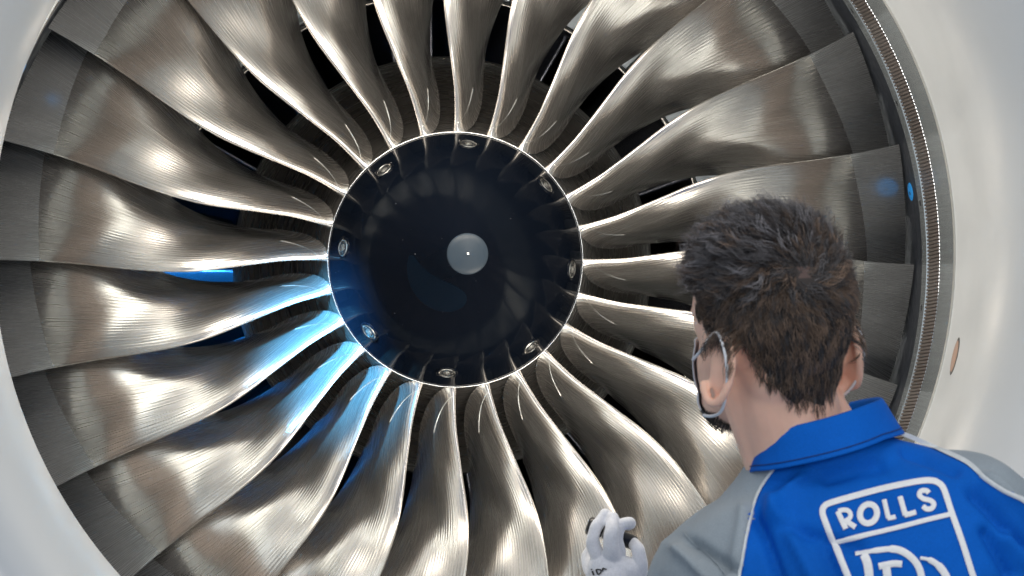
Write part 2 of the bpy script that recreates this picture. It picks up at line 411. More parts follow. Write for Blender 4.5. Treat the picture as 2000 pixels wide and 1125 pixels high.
for i in range(15):
    u = .006 + .30 * (i / 14) ** 1.3; v = .030 + .050 * (i / 14) ** 1.5
    rh = hubR(lerp_tab(tZL, .3) - u * .375) - .004; r = rh + (1.031 - rh) * v
    ph, z = blade_point(u, 1, r); rp_.append(E(r, ph, z + .0003))
rootl = tube('root_edge', rp_, [.0011 * R * (.5 + .9 * math.sin(math.pi * (i + 1) / 16)) for i in range(15)], M['chrome'], bl, 8)
bl.rotation_euler = (0, rad(B0), 0)
for k in range(1, 24):
    c = copy_obj(bl, fan); c.rotation_euler = (0, rad(B0 + 15 * k), 0)
    t = copy_obj(tipb, c); copy_obj(rootl, c)
# spinner
sp = [(.2755, .002), (.268, .020), (.259, .040), (.248, .065), (.232, .092), (.21, .122), (.185, .153), (.155, .190), (.125, .227), (.09, .270), (.060, .307), (.043, .3275)]
spp = []
for i in range(len(sp) - 1):
    for k in range(3): spp.append((sp[i][0] + (sp[i+1][0] - sp[i][0]) * k / 3, sp[i][1] + (sp[i+1][1] - sp[i][1]) * k / 3))
spp.append(sp[-1])
for _ in range(4):
    spp = [spp[0]] + [((spp[i-1][0] + 2*spp[i][0] + spp[i+1][0]) / 4, (spp[i-1][1] + 2*spp[i][1] + spp[i+1][1]) / 4) for i in range(1, len(spp) - 1)] + [spp[-1]]
spin = lathe('spinner', spp, M['spinner'], fan, 192)
lathe('spinner_cap', [(.0435, .3262), (.0425, .3285), (.040, .3305), (.03, .334), (.015, .337), (.003, .339), (0.0001, .3395)], M['cap'], spin, 64)
lathe('cap_stud', [(.003, .3385), (.0028, .3405), (.0001, .341)], M['chrome'], spin, 24)
lathe('retaining_ring', [(.2752, -.002), (.2752, .0035), (.2765, .0045), (.2778, .0035), (.2785, -.002)], M['chrome'], fan, 240)
def sprof(r):
    for i in range(len(spp) - 1):
        if spp[i+1][0] <= r <= spp[i][0]:
            t = (r - spp[i][0]) / (spp[i+1][0] - spp[i][0]); return spp[i][1] + (spp[i+1][1] - spp[i][1]) * t
    return 0
def bolt(parent):
    # local frame on the ogive at r=.248, up direction
    r0 = .2465; z0 = sprof(r0); dr = sprof(r0 - .004) - sprof(r0 + .004)
    tdir = Vector((0, -dr, -.008)).normalized()     # along surface toward the tip (world y,z)
    tdir = Vector((0, -dr, -.008)).normalized()
    xdir = Vector((1, 0, 0)); nrm = xdir.cross(tdir).normalized()
    if nrm.z < 0: nrm = -nrm
    c = E(r0, 0, z0)
    def ringm(name, pr, mt, n=36):
        V = []
        for q, h in pr:
            for i in range(n):
                a = 2 * math.pi * i / n
                V.append(c + (xdir * math.cos(a) + tdir * math.sin(a)) * q * R + nrm * h * R)
        return V, grid_faces(len(pr), n, False, True)
    V, F = ringm('', [(.0235, -.001), (.0230, .0022), (.0205, .0030), (.0195, .0016), (.0190, -.002)], None)
    b = mesh('bolt', V, F, M['spinner'], parent)
    V, F = ringm('', [(.0192, -.0025), (.0188, .0016), (.0170, .0028), (.0150, .0018), (.0148, -.002)], None)
    V2, F2 = ringm('', [(.0150, .0004), (.0001, .0004)], None)
    nn = len(V); V += V2; F += [tuple(i + nn for i in f) for f in F2]; fm = [0] * (len(F) - len(F2)) + [1] * len(F2)
    nn = len(V)
    V3 = []
    for q, h in ((.0088, .0003), (.0088, .0022), (.0072, .0030), (.0001, .0030)):
        for i in range(6):
            a = math.pi / 3 * i + .2
            V3.append(c + (xdir * math.cos(a) + tdir * math.sin(a)) * q * R + nrm * h * R)
    F3 = grid_faces(4, 6, False, True); V += V3; F += [tuple(i + nn for i in f) for f in F3]; fm += [0] * len(F3)
    for (ox, sxx, oy, syy) in ((-.0035, .0007, 0, .006), (.0035, .0007, 0, .006), (0, .0035, 0, .0008), (-.0115, .0012, 0, .004), (.0115, .0012, 0, .004)):
        nn = len(V); h1 = .0036 if abs(ox) < .01 else .0012
        for h in (.0005, h1):
            for a, b_ in ((-1, -1), (1, -1), (1, 1), (-1, 1)):
                V.append(c + xdir * (ox + a * sxx) * R + tdir * (oy + b_ * syy) * R + nrm * h * R)
        F += [tuple(i + nn for i in f) for f in ((4, 5, 6, 7), (0, 1, 5, 4), (1, 2, 6, 5), (2, 3, 7, 6), (3, 0, 4, 7))]; fm += [0] * 5
    o = mesh('bolt', V, F, [M['steel'], M['dark']], parent, False, fmat=fm)
    o.data.name = 'bolt'
    bpy.data.objects.remove(b)
    V, F = ringm('', [(.0238, -.001), (.0234, .0016), (.0210, .0024), (.0190, .0018)], None)
    c2 = mesh('bolt_washer', V, F, M['spinner'], parent)
    return o, c2
b0, b1 = bolt(spin)
for o in (b0, b1): o.rotation_euler = (0, rad(5.3), 0)
for k in range(1, 8):
    for o in (b0, b1):
        c = copy_obj(o); c.rotation_euler = (0, rad(5.3 + 45 * k), 0)
# reflection put into the colour: comma-shaped swirl on the spinner
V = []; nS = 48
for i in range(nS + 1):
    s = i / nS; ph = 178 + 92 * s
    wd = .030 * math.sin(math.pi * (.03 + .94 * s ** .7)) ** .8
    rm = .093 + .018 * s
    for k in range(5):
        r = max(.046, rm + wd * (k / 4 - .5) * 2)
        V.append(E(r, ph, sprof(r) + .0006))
mesh('reflection_mark', V, grid_faces(nS + 1, 5), M['sheen'], spin)

# ================================================================== the technician
YP = -1.36; D0 = D + YP
def pt(px, py, dy=0.0, base=D0):
    d = base + dy
    return Vector((CAMX + (px - VX) / FPX * d, -D + d, CAMZ - (py - VY) / FPX * d))
def ico(c, r, sub=3, rot=None):
    bm = bmesh.new(); bmesh.ops.create_icosphere(bm, subdivisions=sub, radius=1.0)
    mt_ = Matrix.Translation(c) @ (rot.to_4x4() if rot else Matrix.Identity(4)) @ Matrix.Diagonal((*r, 1))
    bmesh.ops.transform(bm, matrix=mt_, verts=bm.verts)
    V = [v.co.copy() for v in bm.verts]; F = [tuple(v.index for v in f.verts) for f in bm.faces]; bm.free(); return V, F
def chain(pts, rads, n=16, seg=8, sq=(1, 1)):
    """smooth tapered limb through pts with round ends; returns V, F"""
    P = [Vector(p) for p in pts]; out = []
    for i in range(len(P) - 1):
        p0 = P[i - 1] if i else P[0] * 2 - P[1]; p3 = P[i + 2] if i + 2 < len(P) else P[-1] * 2 - P[-2]
        for k in range(seg):
            t = k / seg
            q = ((2 * P[i]) + (P[i+1] - p0) * t + (2*p0 - 5*P[i] + 4*P[i+1] - p3) * t*t + (-p0 + 3*P[i] - 3*P[i+1] + p3) * t**3) * .5
            out.append((q, rads[i] + (rads[i+1] - rads[i]) * t))
    out.append((P[-1], rads[-1]))
    t0 = (out[1][0] - out[0][0]).normalized(); t1 = (out[-1][0] - out[-2][0]).normalized()
    head = [(out[0][0] - t0 * out[0][1] * math.sin(a), out[0][1] * math.cos(a)) for a in (1.4, 1.0, .5)]
    tail = [(out[-1][0] + t1 * out[-1][1] * math.sin(a), out[-1][1] * math.cos(a)) for a in (.5, 1.0, 1.4)]
    out = head + out + tail; V = []; prev = None
    for i, (p, r) in enumerate(out):
        t = (out[min(i + 1, len(out) - 1)][0] - out[max(i - 1, 0)][0]).normalized()
        a = (prev - t * prev.dot(t)) if prev is not None else t.cross(Vector((0, 1, .1)))
        a.normalize(); prev = a.copy(); b = t.cross(a)
        for k in range(n):
            q = 2 * math.pi * k / n; V.append(p + (a * math.cos(q) * sq[0] + b * math.sin(q) * sq[1]) * r)
    F = grid_faces(len(out), n, False, True)
    F.append(tuple(range(n))[::-1]); F.append(tuple((len(out) - 1) * n + k for k in range(n)))
    return V, F
def union(name, pieces, voxel, smooth, mt, parent, iters=None):
    V = []; F = []
    for v, f in pieces:
        n = len(V); V += v; F += [tuple(i + n for i in q) for q in f]
    o = mesh(name, V, F, mt, None)
    bm = bmesh.new(); bm.from_mesh(o.data); bmesh.ops.recalc_face_normals(bm, faces=bm.faces); bm.to_mesh(o.data); bm.free()
    md = o.modifiers.new('r', 'REMESH'); md.mode = 'VOXEL'; md.voxel_size = voxel; md.use_smooth_shade = True
    if smooth:
        sm = o.modifiers.new('s', 'SMOOTH'); sm.factor = .5; sm.iterations = smooth
    dg = bpy.context.evaluated_depsgraph_get(); dg.update()
    me = bpy.data.meshes.new_from_object(o.evaluated_get(dg)); me.name = name
    o.modifiers.clear(); old = o.data; o.data = me; bpy.data.meshes.remove(old)
    me.materials.clear()
    for m in (mt if isinstance(mt, (list, tuple)) else [mt]): me.materials.append(m)
    me.polygons.foreach_set('use_smooth', [True] * len(me.polygons))
    if parent: o.parent = parent
    return o
def bvh_of(o): 
    return BVHTree.FromPolygons([v.co for v in o.data.vertices], [tuple(p.vertices) for p in o.data.polygons])

M['skin'] = mat('skin', (0.86, 0.53, 0.40), 0.5, 0.0, Subsurface_Weight=0.15, Subsurface_Scale=0.01)
M['skin'].node_tree.nodes['Principled BSDF'].inputs['Subsurface Radius'].default_value = (1, .35, .2)
add_noise(M['skin'], 26, 0.88, 1.06, 'Base Color', detail=6, bump=0.15)
M['scalp'] = mat('scalp_under_hair', (0.022, 0.016, 0.014), 0.7)
M['hair'] = mat('dark_brown_hair', (0.035, 0.026, 0.021), 0.28, 0.0)
def hair_var():
    m = M['hair']; b = m.node_tree.nodes['Principled BSDF']
    b.inputs['Anisotropic'].default_value = .6
    a = N(m, 'ShaderNodeVertexColor'); a.layer_name = 'tone'; L(m, a.outputs[0], b.inputs['Base Color'])
hair_var()
M['shirt'] = mat('blue_workwear_cloth', (0.0005, 0.112, 0.53), 0.8, 0.0, IOR=1.25)
M['grey'] = mat('grey_workwear_cloth', (0.28, 0.33, 0.37), 0.78, 0.0, Sheen_Weight=0.1)
for k in ('shirt', 'grey'):
    add_noise(M[k], 700, 0.90, 1.06, 'Base Color', detail=2, bump=0.3)
    add_noise(M[k], 9, 0.84, 1.08, 'Base Color', detail=5)
    add_noise(M[k], 11, 0, 0, None, vec=(1.6, 1, .6), detail=3, bump=.55, dist=.012)
M['print'] = add_noise(mat('white_print', (0.82, 0.83, 0.84), 0.6), 300, 0.95, 1.02, 'Base Color', bump=.1)
M['piping'] = add_noise(mat('reflective_piping', (0.62, 0.66, 0.68), 0.5), 200, .9, 1.05, 'Base Color')
M['glove'] = mat('white_knit_glove', (0.70, 0.71, 0.75), 0.7, Sheen_Weight=.2)
add_noise(M['glove'], 420, 0.9, 1.04, 'Base Color', bump=.35, detail=3)
M['ink'] = mat('black_ink', (0.01, 0.01, 0.012), .6)
M['maskm'] = mat('grey_mask_cloth', (0.72, 0.75, 0.80), .8)
M['blackp'] = mat('black_tool_plastic', (0.008, 0.008, 0.01), .3)

person = tag(empty('person', pt(1640, 1100, .05)), 'dark haired man in a blue and grey work shirt seen from behind', 'person')
def adopt(o, p=None):
    """parent keeping world coordinates (meshes are written in world space)"""
    p = p or person; o.parent = p
    if p is person: o.location = o.location - person.location
    return o

# ---- head frame
HC = pt(1510, 604, 0.0)
yaw, pitch, roll = rad(26), rad(12), rad(-6)
Hm = Matrix.Rotation(yaw, 3, 'Z') @ Matrix.Rotation(pitch, 3, 'X') @ Matrix.Rotation(roll, 3, 'Y')
def H(x, y, z): return HC + Hm @ Vector((x, y, z))
def hico(c, r, sub=3, rot=None):
    return ico(H(*c), r, sub, Hm @ rot if rot else Hm)
ER = .001
pieces = [hico((0, 0, .0), (.0715, .090, .092), 4), hico((0, .028, -.005), (.066, .070, .078), 3),
          hico((0, .034, -.065), (.057, .058, .070)), hico((0, .060, -.118), (.030, .030, .024)),
          hico((0, .045, -.105), (.046, .045, .028)), hico((0, .097, -.052), (.013, .020, .014)), hico((0, .090, -.036), (.009, .014, .026)),
          hico((0, .082, -.086), (.022, .014, .010)), hico((.028, .074, -.012), (.022, .014, .010)), hico((-.028, .074, -.012), (.022, .014, .010)),
          hico((0, -.030, -.055), (.054, .044, .050))]
# neck to chest
NB = pt(1600, 905, .03)
pieces.append(chain([H(0, -.012, -.06), H(0, -.018, -.115) * .6 + NB * .4, NB, NB + Vector((.02, .0, -.06))], [.054, .053, .056, .056], 24))
pieces.append(chain([H(-.040, .0, -.075), NB + Vector((-.043, .0, -.03))], [.022, .024], 12))
pieces.append(chain([H(.040, -.01, -.08), NB + Vector((.055, .0, -.03))], [.024, .028], 12))
# ears (helix rim + concha)
def ear(sx):
    out = []; n = 16; pts = []; rr = []
    for i in range(n + 1):
        a = rad(-60 + 300 * i / n)
        hgt = .034 if a < math.pi else .034
        pts.append(H(sx * (.0800 - (.007 if sx > 0 else 0) + .012 * (1 - math.cos(a - .6)) * .5), -.029 - .0185 * math.sin(a), -.050 + hgt * -math.cos(a) * -1 * .98))
        rr.append(.0050)
    out.append(chain(pts, rr, 8, 2))
    out.append(hico((sx * .0795, -.028, -.050), (.0065, .0165, .032), 2, Matrix.Rotation(rad(-18 * sx), 3, 'Z')))
    out.append(hico((sx * .076, -.024, -.083), (.0065, .008, .011), 2))
    out.append(hico((sx * .072, -.020, -.05), (.010, .012, .022), 2))
    return out
pieces += ear(-1) + ear(1)
# hidden torso, arms and hands core under the clothes
pieces.append(ico(pt(1690, 1180, .04), (.13, .07, .14), 3)); pieces.append(ico(pt(1790, 1480, .04), (.15, .09, .22), 3))
SHL, SHR = pt(1425, 1105, .065), pt(1905, 1060, .01)
ELL, ELR = pt(1345, 1500, .16), pt(2080, 1480, .02)
HD = D - .84     # hand distance from the camera
def hp_(px, py, dy=0): return pt(px, py, dy, HD)
WRL = hp_(1172, 1215, -.02); WRR = pt(2010, 1700, .28)
pieces.append(chain([pt(1620, 1090, .05), SHL, ELL, WRL, hp_(1188, 1120, 0)], [.04, .038, .036, .022, .016], 16))
pieces.append(chain([pt(1700, 1080, .04), SHR, ELR, WRR, WRR + Vector((-.03, .07, .0))], [.04, .038, .038, .027, .03], 16))
body = union('body', pieces, .0028, 5, M['skin'], None)
adopt(body)
# eyes
for sx in (-1, 1):
    v, f = hico((sx * .029, .0775, -.024), (.0115, .0115, .0115), 2)
    adopt(mesh('eye', v, f, M['print']))

# ---- shirt
TOR = []
TOR.append(chain([pt(1598, 925, .045), pt(1640, 1010, .02), pt(1700, 1150, .01), pt(1760, 1330, .02), pt(1800, 1520, .03)], [.075, .125, .150, .150, .150], 40, 6, (1, 1)))
def loft(secs, n=56):
    """torso sections: centre, half width, half depth, axis right"""
    V = []
    for c, hw, hd, ax, pw in secs:
        fw = Vector((0, 0, 1)).cross(ax).normalized() if False else Vector((-ax.y, ax.x, 0)).normalized()
        for k in range(n):
            a = 2 * math.pi * k / n; ca, sa = math.cos(a), math.sin(a)
            V.append(c + ax * hw * math.copysign(abs(ca) ** pw, ca) + fw * hd * math.copysign(abs(sa) ** pw, sa))
    F = grid_faces(len(secs), n, False, True); F.append(tuple(range(n))[::-1]); F.append(tuple((len(secs) - 1) * n + k for k in range(n)))
    return V, F
AX = Vector((.93, -.20, .24)).normalized()          # shoulder line: right side higher and nearer
def sec(px, py, dy, hw, hd, pw=.9): return (pt(px, py, dy), hw, hd, AX, pw)
tl = loft([sec(1594, 868, .036, .070, .066), sec(1600, 893, .036, .084, .070), sec(1612, 930, .035, .115, .070), sec(1622, 955, .03, .150, .080, .85), sec(1634, 985, .028, .178, .090, .85),
           sec(1650, 1030, .024, .196, .105, .85), sec(1668, 1090, .02, .200, .118, .85), sec(1690, 1160, .02, .198, .125, .85), sec(1720, 1260, .02, .192, .125, .85), sec(1760, 1420, .03, .18, .12, .85), sec(1790, 1560, .03, .18, .12, .85)])
armL = chain([pt(1480, 1055, .055), pt(1408, 1100, .065), pt(1358, 1190, .08), ELL, WRL + (ELL - WRL) * .12], [.056, .057, .056, .054, .043], 28)
armR = chain([pt(1800, 1000, .01), pt(1905, 1025, -.005), pt(1985, 1130, -.02), pt(2040, 1300, .0), ELR, WRR], [.066, .071, .068, .064, .06, .045], 28)
shirt = union('shirt', [tl, armL, armR], .0045, 14, [M['shirt'], M['grey']], None)
# folds: explicit long creases plus soft cloth noise, displaced along the normal
folds = [((1500, 985), (1560, 1125), .005, 15), ((1450, 1000), (1415, 1125), .004, 12), ((1700, 905), (1600, 935), -.003, 14), ((1870, 960), (1960, 1060), -.007, 14),
         ((1900, 935), (1985, 1010), .005, 12), ((1930, 1040), (1985, 1125), .006, 14), ((1520, 1030), (1640, 1060), -.004, 12), ((1350, 1060), (1420, 1110), -.006, 10),
         ((1330, 1075), (1375, 1125), .005, 9), ((1880, 1030), (1925, 1110), -.006, 12), ((1560, 930), (1490, 1010), .004, 12), ((1760, 880), (1840, 915), -.004, 12),
         ((1580, 1060), (1600, 1125), -.004, 10), ((1470, 1010), (1500, 1125), -.006, 10)]
FW = [(pt(*a), pt(*b), h, wd / FPX * D0) for a, b, h, wd in folds]
me = shirt.data
NRM = [v.normal.copy() for v in me.vertices]
for v in me.vertices:
    p = v.co; h = .0
    q = noise.noise(Vector((p.x * 9, p.y * 7, p.z * 6))) * .006 + noise.noise(Vector((p.x * 24 + 5, p.y * 12, p.z * 15))) * .0028
    for a, b, hh, wd in FW:
        ab = Vector((b.x - a.x, 0, b.z - a.z)); ap = Vector((p.x - a.x, 0, p.z - a.z)); t = ap.dot(ab) / ab.length_squared
        if -.3 < t < 1.3:
            dd = (ap - ab * t).length / wd
            if dd < 3 and p.y < YP + .08: h += 2.3 * hh * math.exp(-dd * dd) * (1 if 0 <= t <= 1 else math.exp(-((t if t < 0 else t - 1) / .12) ** 2))
    v.co = p + NRM[v.index] * (q + h)
me.update()
CAMP = Vector((CAMX, -D, CAMZ))
BV = bvh_of(shirt)
def cast(px, py, lift=.001, bv=None):
    d = (pt(px, py) - CAMP).normalized()
    hit, nrm, idx, dist = (bv or BV).ray_cast(CAMP, d)
    if hit is None: return pt(px, py, .02)
    if nrm.dot(d) > 0: nrm = -nrm
    return hit + nrm * lift
# shirt frame for seams: a = right along AX, b = down the back
O0 = pt(1625, 862); DN = Vector((.27, .02, -.96)).normalized()
def ab(p): q = p - O0; return q.dot(AX), q.dot(DN)
def resample(P, n):
    out = []; 
    for i in range(len(P) - 1):
        p0 = P[i-1] if i else P[i]; p1, p2 = P[i], P[i+1]; p3 = P[i+2] if i + 2 < len(P) else P[i+1]
        for k in range(n):
            t = k / n
            out.append(tuple(.5 * (2*p1[j] + (p2[j]-p0[j])*t + (2*p0[j]-5*p1[j]+4*p2[j]-p3[j])*t*t + (-p0[j]+3*p1[j]-3*p2[j]+p3[j])*t**3) for j in (0, 1)))
    out.append(tuple(P[-1])); return out
LP = resample([(1541, 872), (1534, 890), (1505, 925), (1482, 962), (1466, 1010), (1455, 1060), (1444, 1125), (1436, 1180)], 6)
RP = resample([(1728, 838), (1760, 846), (1800, 862), (1848, 884), (1890, 905), (1925, 935), (1960, 958), (2000, 978), (2040, 1010)], 6)
LA = [ab(cast(*p)) for p in LP]; RA = [ab(cast(*p)) for p in RP]
def interp(tab, b):
    if b <= tab[0][1]: return tab[0][0]
    for (a0, b0_), (a1, b1_) in zip(tab, tab[1:]):
        if b <= b1_: return a0 + (a1 - a0) * (b - b0_) / max(1e-6, b1_ - b0_)
    return tab[-1][0]
LT = sorted(LA, key=lambda q: q[1]); RT = sorted(RA, key=lambda q: q[1])
fm = []
for p in me.polygons:
    a, b = ab(p.center); g = 0
    if b < max(LT[-1][1] + .06, .2) and a < interp(LT, b): g = 1
    if a > 0 and a > interp(RT, b) and b < RT[-1][1]: g = 1
    fm.append(g)
me.polygons.foreach_set('material_index', fm)
adopt(shirt)
def ribbon(name, pts, widths, mt, parent, lift=.0012, thick=.0008, closed=False, bv=None, sub=1):
    """flat conforming strip laid on the shirt, pts/widths in pixels of the person plane"""
    V = []; n = len(pts)
    if not isinstance(widths, (list, tuple)): widths = [widths] * n
    for i, p in enumerate(pts):
        a = pts[(i + 1) % n] if (closed or i + 1 < n) else pts[i]; b = pts[i - 1] if (closed or i > 0) else pts[i]
        t = Vector((a[0] - b[0], a[1] - b[1])).normalized(); nn = Vector((-t.y, t.x))
        for s in (-1, -.5, 0, .5, 1):
            V.append(cast(p[0] + nn.x * widths[i] * .5 * s, p[1] + nn.y * widths[i] * .5 * s, lift + (thick if abs(s) < .9 else 0), bv))
    return V, grid_faces(n, 5, closed, False)
def ribbons(name, specs, mt, parent, **kw):
    V = []; F = []
    for j, s in enumerate(specs):
        v, f = ribbon(name, s[0], s[1], mt, parent, lift=.0012 + .00012 * j, closed=(len(s) > 2 and s[2]), **kw)
        n = len(V); V += v; F += [tuple(i + n for i in q) for q in f]
    return mesh(name, V, F, mt, parent)
for nm, P, wd in (('piping', LP, 6), ('piping', RP, 9)):
    o = ribbons(nm, [(P, wd)], M['piping'], shirt)
    o.data.transform(Matrix.Translation((0, 0, 0)))
    # children of the shirt share its world-space coordinates
def Z4(P): return [(1550 + x / 5, 900 + y / 5) for x, y in P]
frame = resample(Z4([(560, 1200), (505, 1060), (430, 880), (375, 755), (300, 570), (283, 500), (300, 450), (360, 415), (600, 345), (900, 268), (1200, 208), (1340, 198), (1415, 222), (1468, 285), (1540, 500), (1640, 780), (1745, 1110), (1780, 1200)]), 5)
div = resample(Z4([(420, 792), (700, 728), (1000, 658), (1300, 580), (1545, 522)]), 6)
logo = [(frame, 12), (div, 9.5)]
ribbons('logo_frame', logo, M['print'], shirt)
ell = [(732 + 86 * math.cos(t) * math.cos(.25) - 92 * math.sin(t) * math.sin(.25) * -1 * .3, 522 + 92 * math.sin(t) + 86 * math.cos(t) * -.18) for t in [2 * math.pi * i / 28 for i in range(28)]]
letters = {
 'letter_r': [(resample(Z4([(432, 500), (470, 585), (512, 672)]), 5), 10.5), (resample(Z4([(436, 497), (500, 484), (545, 505), (556, 550), (520, 588), (470, 598)]), 5), 9.5), (resample(Z4([(515, 590), (560, 625), (608, 655)]), 4), 10.5)],
 'letter_o': [(Z4(ell), 12, True)],
 'letter_l': [(resample(Z4([(885, 385), (905, 470), (928, 568)]), 5), 9.5), (resample(Z4([(918, 566), (960, 560), (998, 550)]), 4), 9)],
 'letter_l2': [(resample(Z4([(1040, 355), (1065, 440), (1092, 538)]), 5), 10.5), (resample(Z4([(1082, 536), (1140, 522), (1195, 505)]), 4), 10)],
 'letter_s': [(resample(Z4([(1322, 322), (1295, 298), (1245, 300), (1228, 340), (1265, 375), (1330, 392), (1368, 425), (1350, 468), (1300, 476), (1262, 448)]), 5), 10)],
 'emblem': [(resample(Z4([(600, 915), (720, 893), (850, 872), (980, 865), (1080, 895), (1170, 965), (1225, 1050), (1250, 1150), (1255, 1220)]), 5), [8] * 4 + [9] * 4 + [11] * 6 + [14] * 50),
            (resample(Z4([(690, 925), (720, 1000), (735, 1100), (745, 1220)]), 5), 17),
            (resample(Z4([(830, 1032), (900, 1018), (980, 1005), (1060, 1010)]), 4), 13),
            (resample(Z4([(905, 1035), (912, 1100), (925, 1220)]), 4), 16),
            (resample(Z4([(1235, 950), (1330, 970), (1420, 1030), (1485, 1120), (1520, 1220)]), 4), [7] * 4 + [12] * 4 + [15] * 50)]}
for nm, sp_ in letters.items():
    sp2 = [(s[0], (s[1][:len(s[0])] if isinstance(s[1], list) else s[1])) + tuple(s[2:]) for s in sp_]
    ribbons('letter_l' if nm == 'letter_l2' else nm, sp2, M['print'], shirt)
# armhole seam on the left sleeve
ribbons('seam', [(resample([(1336, 1040), (1358, 1062), (1392, 1095), (1420, 1128), (1440, 1165)], 5), 2.2)], M['grey'], shirt)
# collar: folded band round the neck, standing then turned down
Cc = pt(1598, 840, .032); cu = AX.copy(); cf = Vector((.2, .95, .12)).normalized(); cn = cu.cross(cf).normalized()
if cn.z < 0: cn = -cn
V = []; nC = 96
prof = [(.0, -.030, 0), (.0, .000, 0), (.001, .012, 0), (.003, .0175, 0), (.007, .0200, 0), (.0105, .0185, 0), (.015, .012, .2), (.020, .002, .5), (.026, -.008, .8), (.032, -.0165, 1), (.0335, -.0185, 1), (.031, -.0185, 1), (.025, -.009, .8), (.020, -.014, .8)]
for i in range(nC + 1):
    a = rad(-90 - 150 + 300 * i / nC)        # open at the throat
    ca, sa = math.cos(a), math.sin(a)
    fr = abs(i / nC - .5) * 2
    for r_, z_, dn in prof:
        rx, ry = .0665 + r_ * .5, .072 + r_ * .7
        wob = .0015 * math.sin(a * 5 + 1) * dn
        drop = -.012 * max(0, fr - .35) * (1 + dn) 
        V.append(Cc + cu * (rx + wob) * ca + cf * (ry + wob) * sa + cn * (z_ + drop + .006 * (1 - fr) * 0))
collar = mesh('collar', V, grid_faces(nC + 1, len(prof)), M['shirt'], shirt)

st = []
for i in range(3, nC - 2):
    a_, b_ = V[i * len(prof) + 8], V[i * len(prof) + 9]; q = b_ * .55 + a_ * .45
    st.append(q + (q - Cc).normalized() * .0006)
M['stitch'] = mat('navy_thread', (0.0005, 0.03, 0.17), .8)
tube('stitching', st, .0007, M['stitch'], shirt, 6)

# ---- hair: strands grown from a crown whorl
def scalp_pt(th, ph):
    # th polar from +z, ph azimuth from +x (y forward)
    return Vector((math.sin(th) * math.cos(ph), math.sin(th) * math.sin(ph), math.cos(th)))
RX, RY, RZ = .0715, .090, .092
def on_scalp(d):
    p = Vector((d.x * RX, d.y * RY, d.z * RZ))
    return p, Vector((d.x / RX, d.y / RY, d.z / RZ)).normalized()
WH = (Hm.transposed() @ (pt(1567, 537, -.08) - HC)).normalized()
BB = bvh_of(body)
WHP = (Hm.transposed() @ (pt(1567, 537, -.08) - HC)).normalized()
print('WHORL', WHP)
BOFF = person.location
def skull(d):
    """distance from the head centre to the skin along unit direction d (head frame)"""
    w_ = Hm @ d
    hit, nn, ii, dist = BB.ray_cast(HC + w_ * .22, -w_, .22)
    if hit is None: return .08
    return min((hit - HC).length, .128)
def in_hair(d, jit=0.0):
    p = d * skull(d); x, y, z = p
    if y > .022:
        fr = .028 + max(0, y - .05) * .9
        return z > (-.012 if y < .045 else fr - .02) + jit
    if y > -.045: return z > -.022 + jit
    low = -.024 - .064 * max(0, min(1, (-.045 - y) / .022)) ** .7
    return z > low + jit
bm = bmesh.new(); bmesh.ops.create_icosphere(bm, subdivisions=5, radius=1.0)
rem = [v for v in bm.verts if not in_hair(v.co.normalized())]
bmesh.ops.delete(bm, geom=rem, context='VERTS')
for v in bm.verts:
    d = v.co.normalized(); th = .0012 + .004 * max(0, d.z)
    v.co = HC + Hm @ (d * (skull(d) + th))
me = bpy.data.meshes.new('hair'); bm.to_mesh(me); bm.free(); me.materials.append(M['scalp'])
me.materials.append(mat('crown_scalp', (.075, .042, .036), .6))
for p_ in me.polygons:
    if ((Hm.transposed() @ (p_.center - HC)).normalized() - WHP).length < .075: p_.material_index = 1
me.polygons.foreach_set('use_smooth', [True] * len(me.polygons))
hair = bpy.data.objects.new('hair', me); COL.objects.link(hair); adopt(hair)
rnd = random.Random(11)
SV = []; SF = []; SC = []
def strand(path, w0, col):
    n0 = len(SV); n = len(path)
    for i, p in enumerate(path):
        t = (path[min(i + 1, n - 1)] - path[max(i - 1, 0)]).normalized()
        a = t.cross(Vector((.3, .8, .2))).normalized(); b = t.cross(a)
        r = w0 * (1 - .85 * (i / (n - 1)) ** 2)
        for k in range(3):
            q = 2.094 * k; SV.append(p + (a * math.cos(q) + b * math.sin(q)) * r); SC.append(col)
    for i in range(n - 1):
        for k in range(3):
            a_ = n0 + i * 3 + k; b_ = n0 + i * 3 + (k + 1) % 3; SF.append((a_, b_, b_ + 3, a_ + 3))
def flow(d):
    """growth direction on the unit head: away from the whorl with a clockwise spiral"""
    v = d - WH * d.dot(WH)
    if v.length < 1e-4: v = Vector((1, 0, 0))
    away = v.normalized(); spin_ = WH.cross(away)
    dist = math.acos(max(-1, min(1, d.dot(WH))))
    k = max(0, 1 - dist / 1.0)
    g = away + spin_ * (1.1 * k)
    if d.y < -.1 and d.z < .35: g = g * .6 + Vector((0, .0, -1)) * (1.0 - k)
    if d.z > .4 and d.y > -.5: g = g + Vector((-.55, .25, .0))          # swept forward and to the left
    g = g - d * g.dot(d)
    return g.normalized()
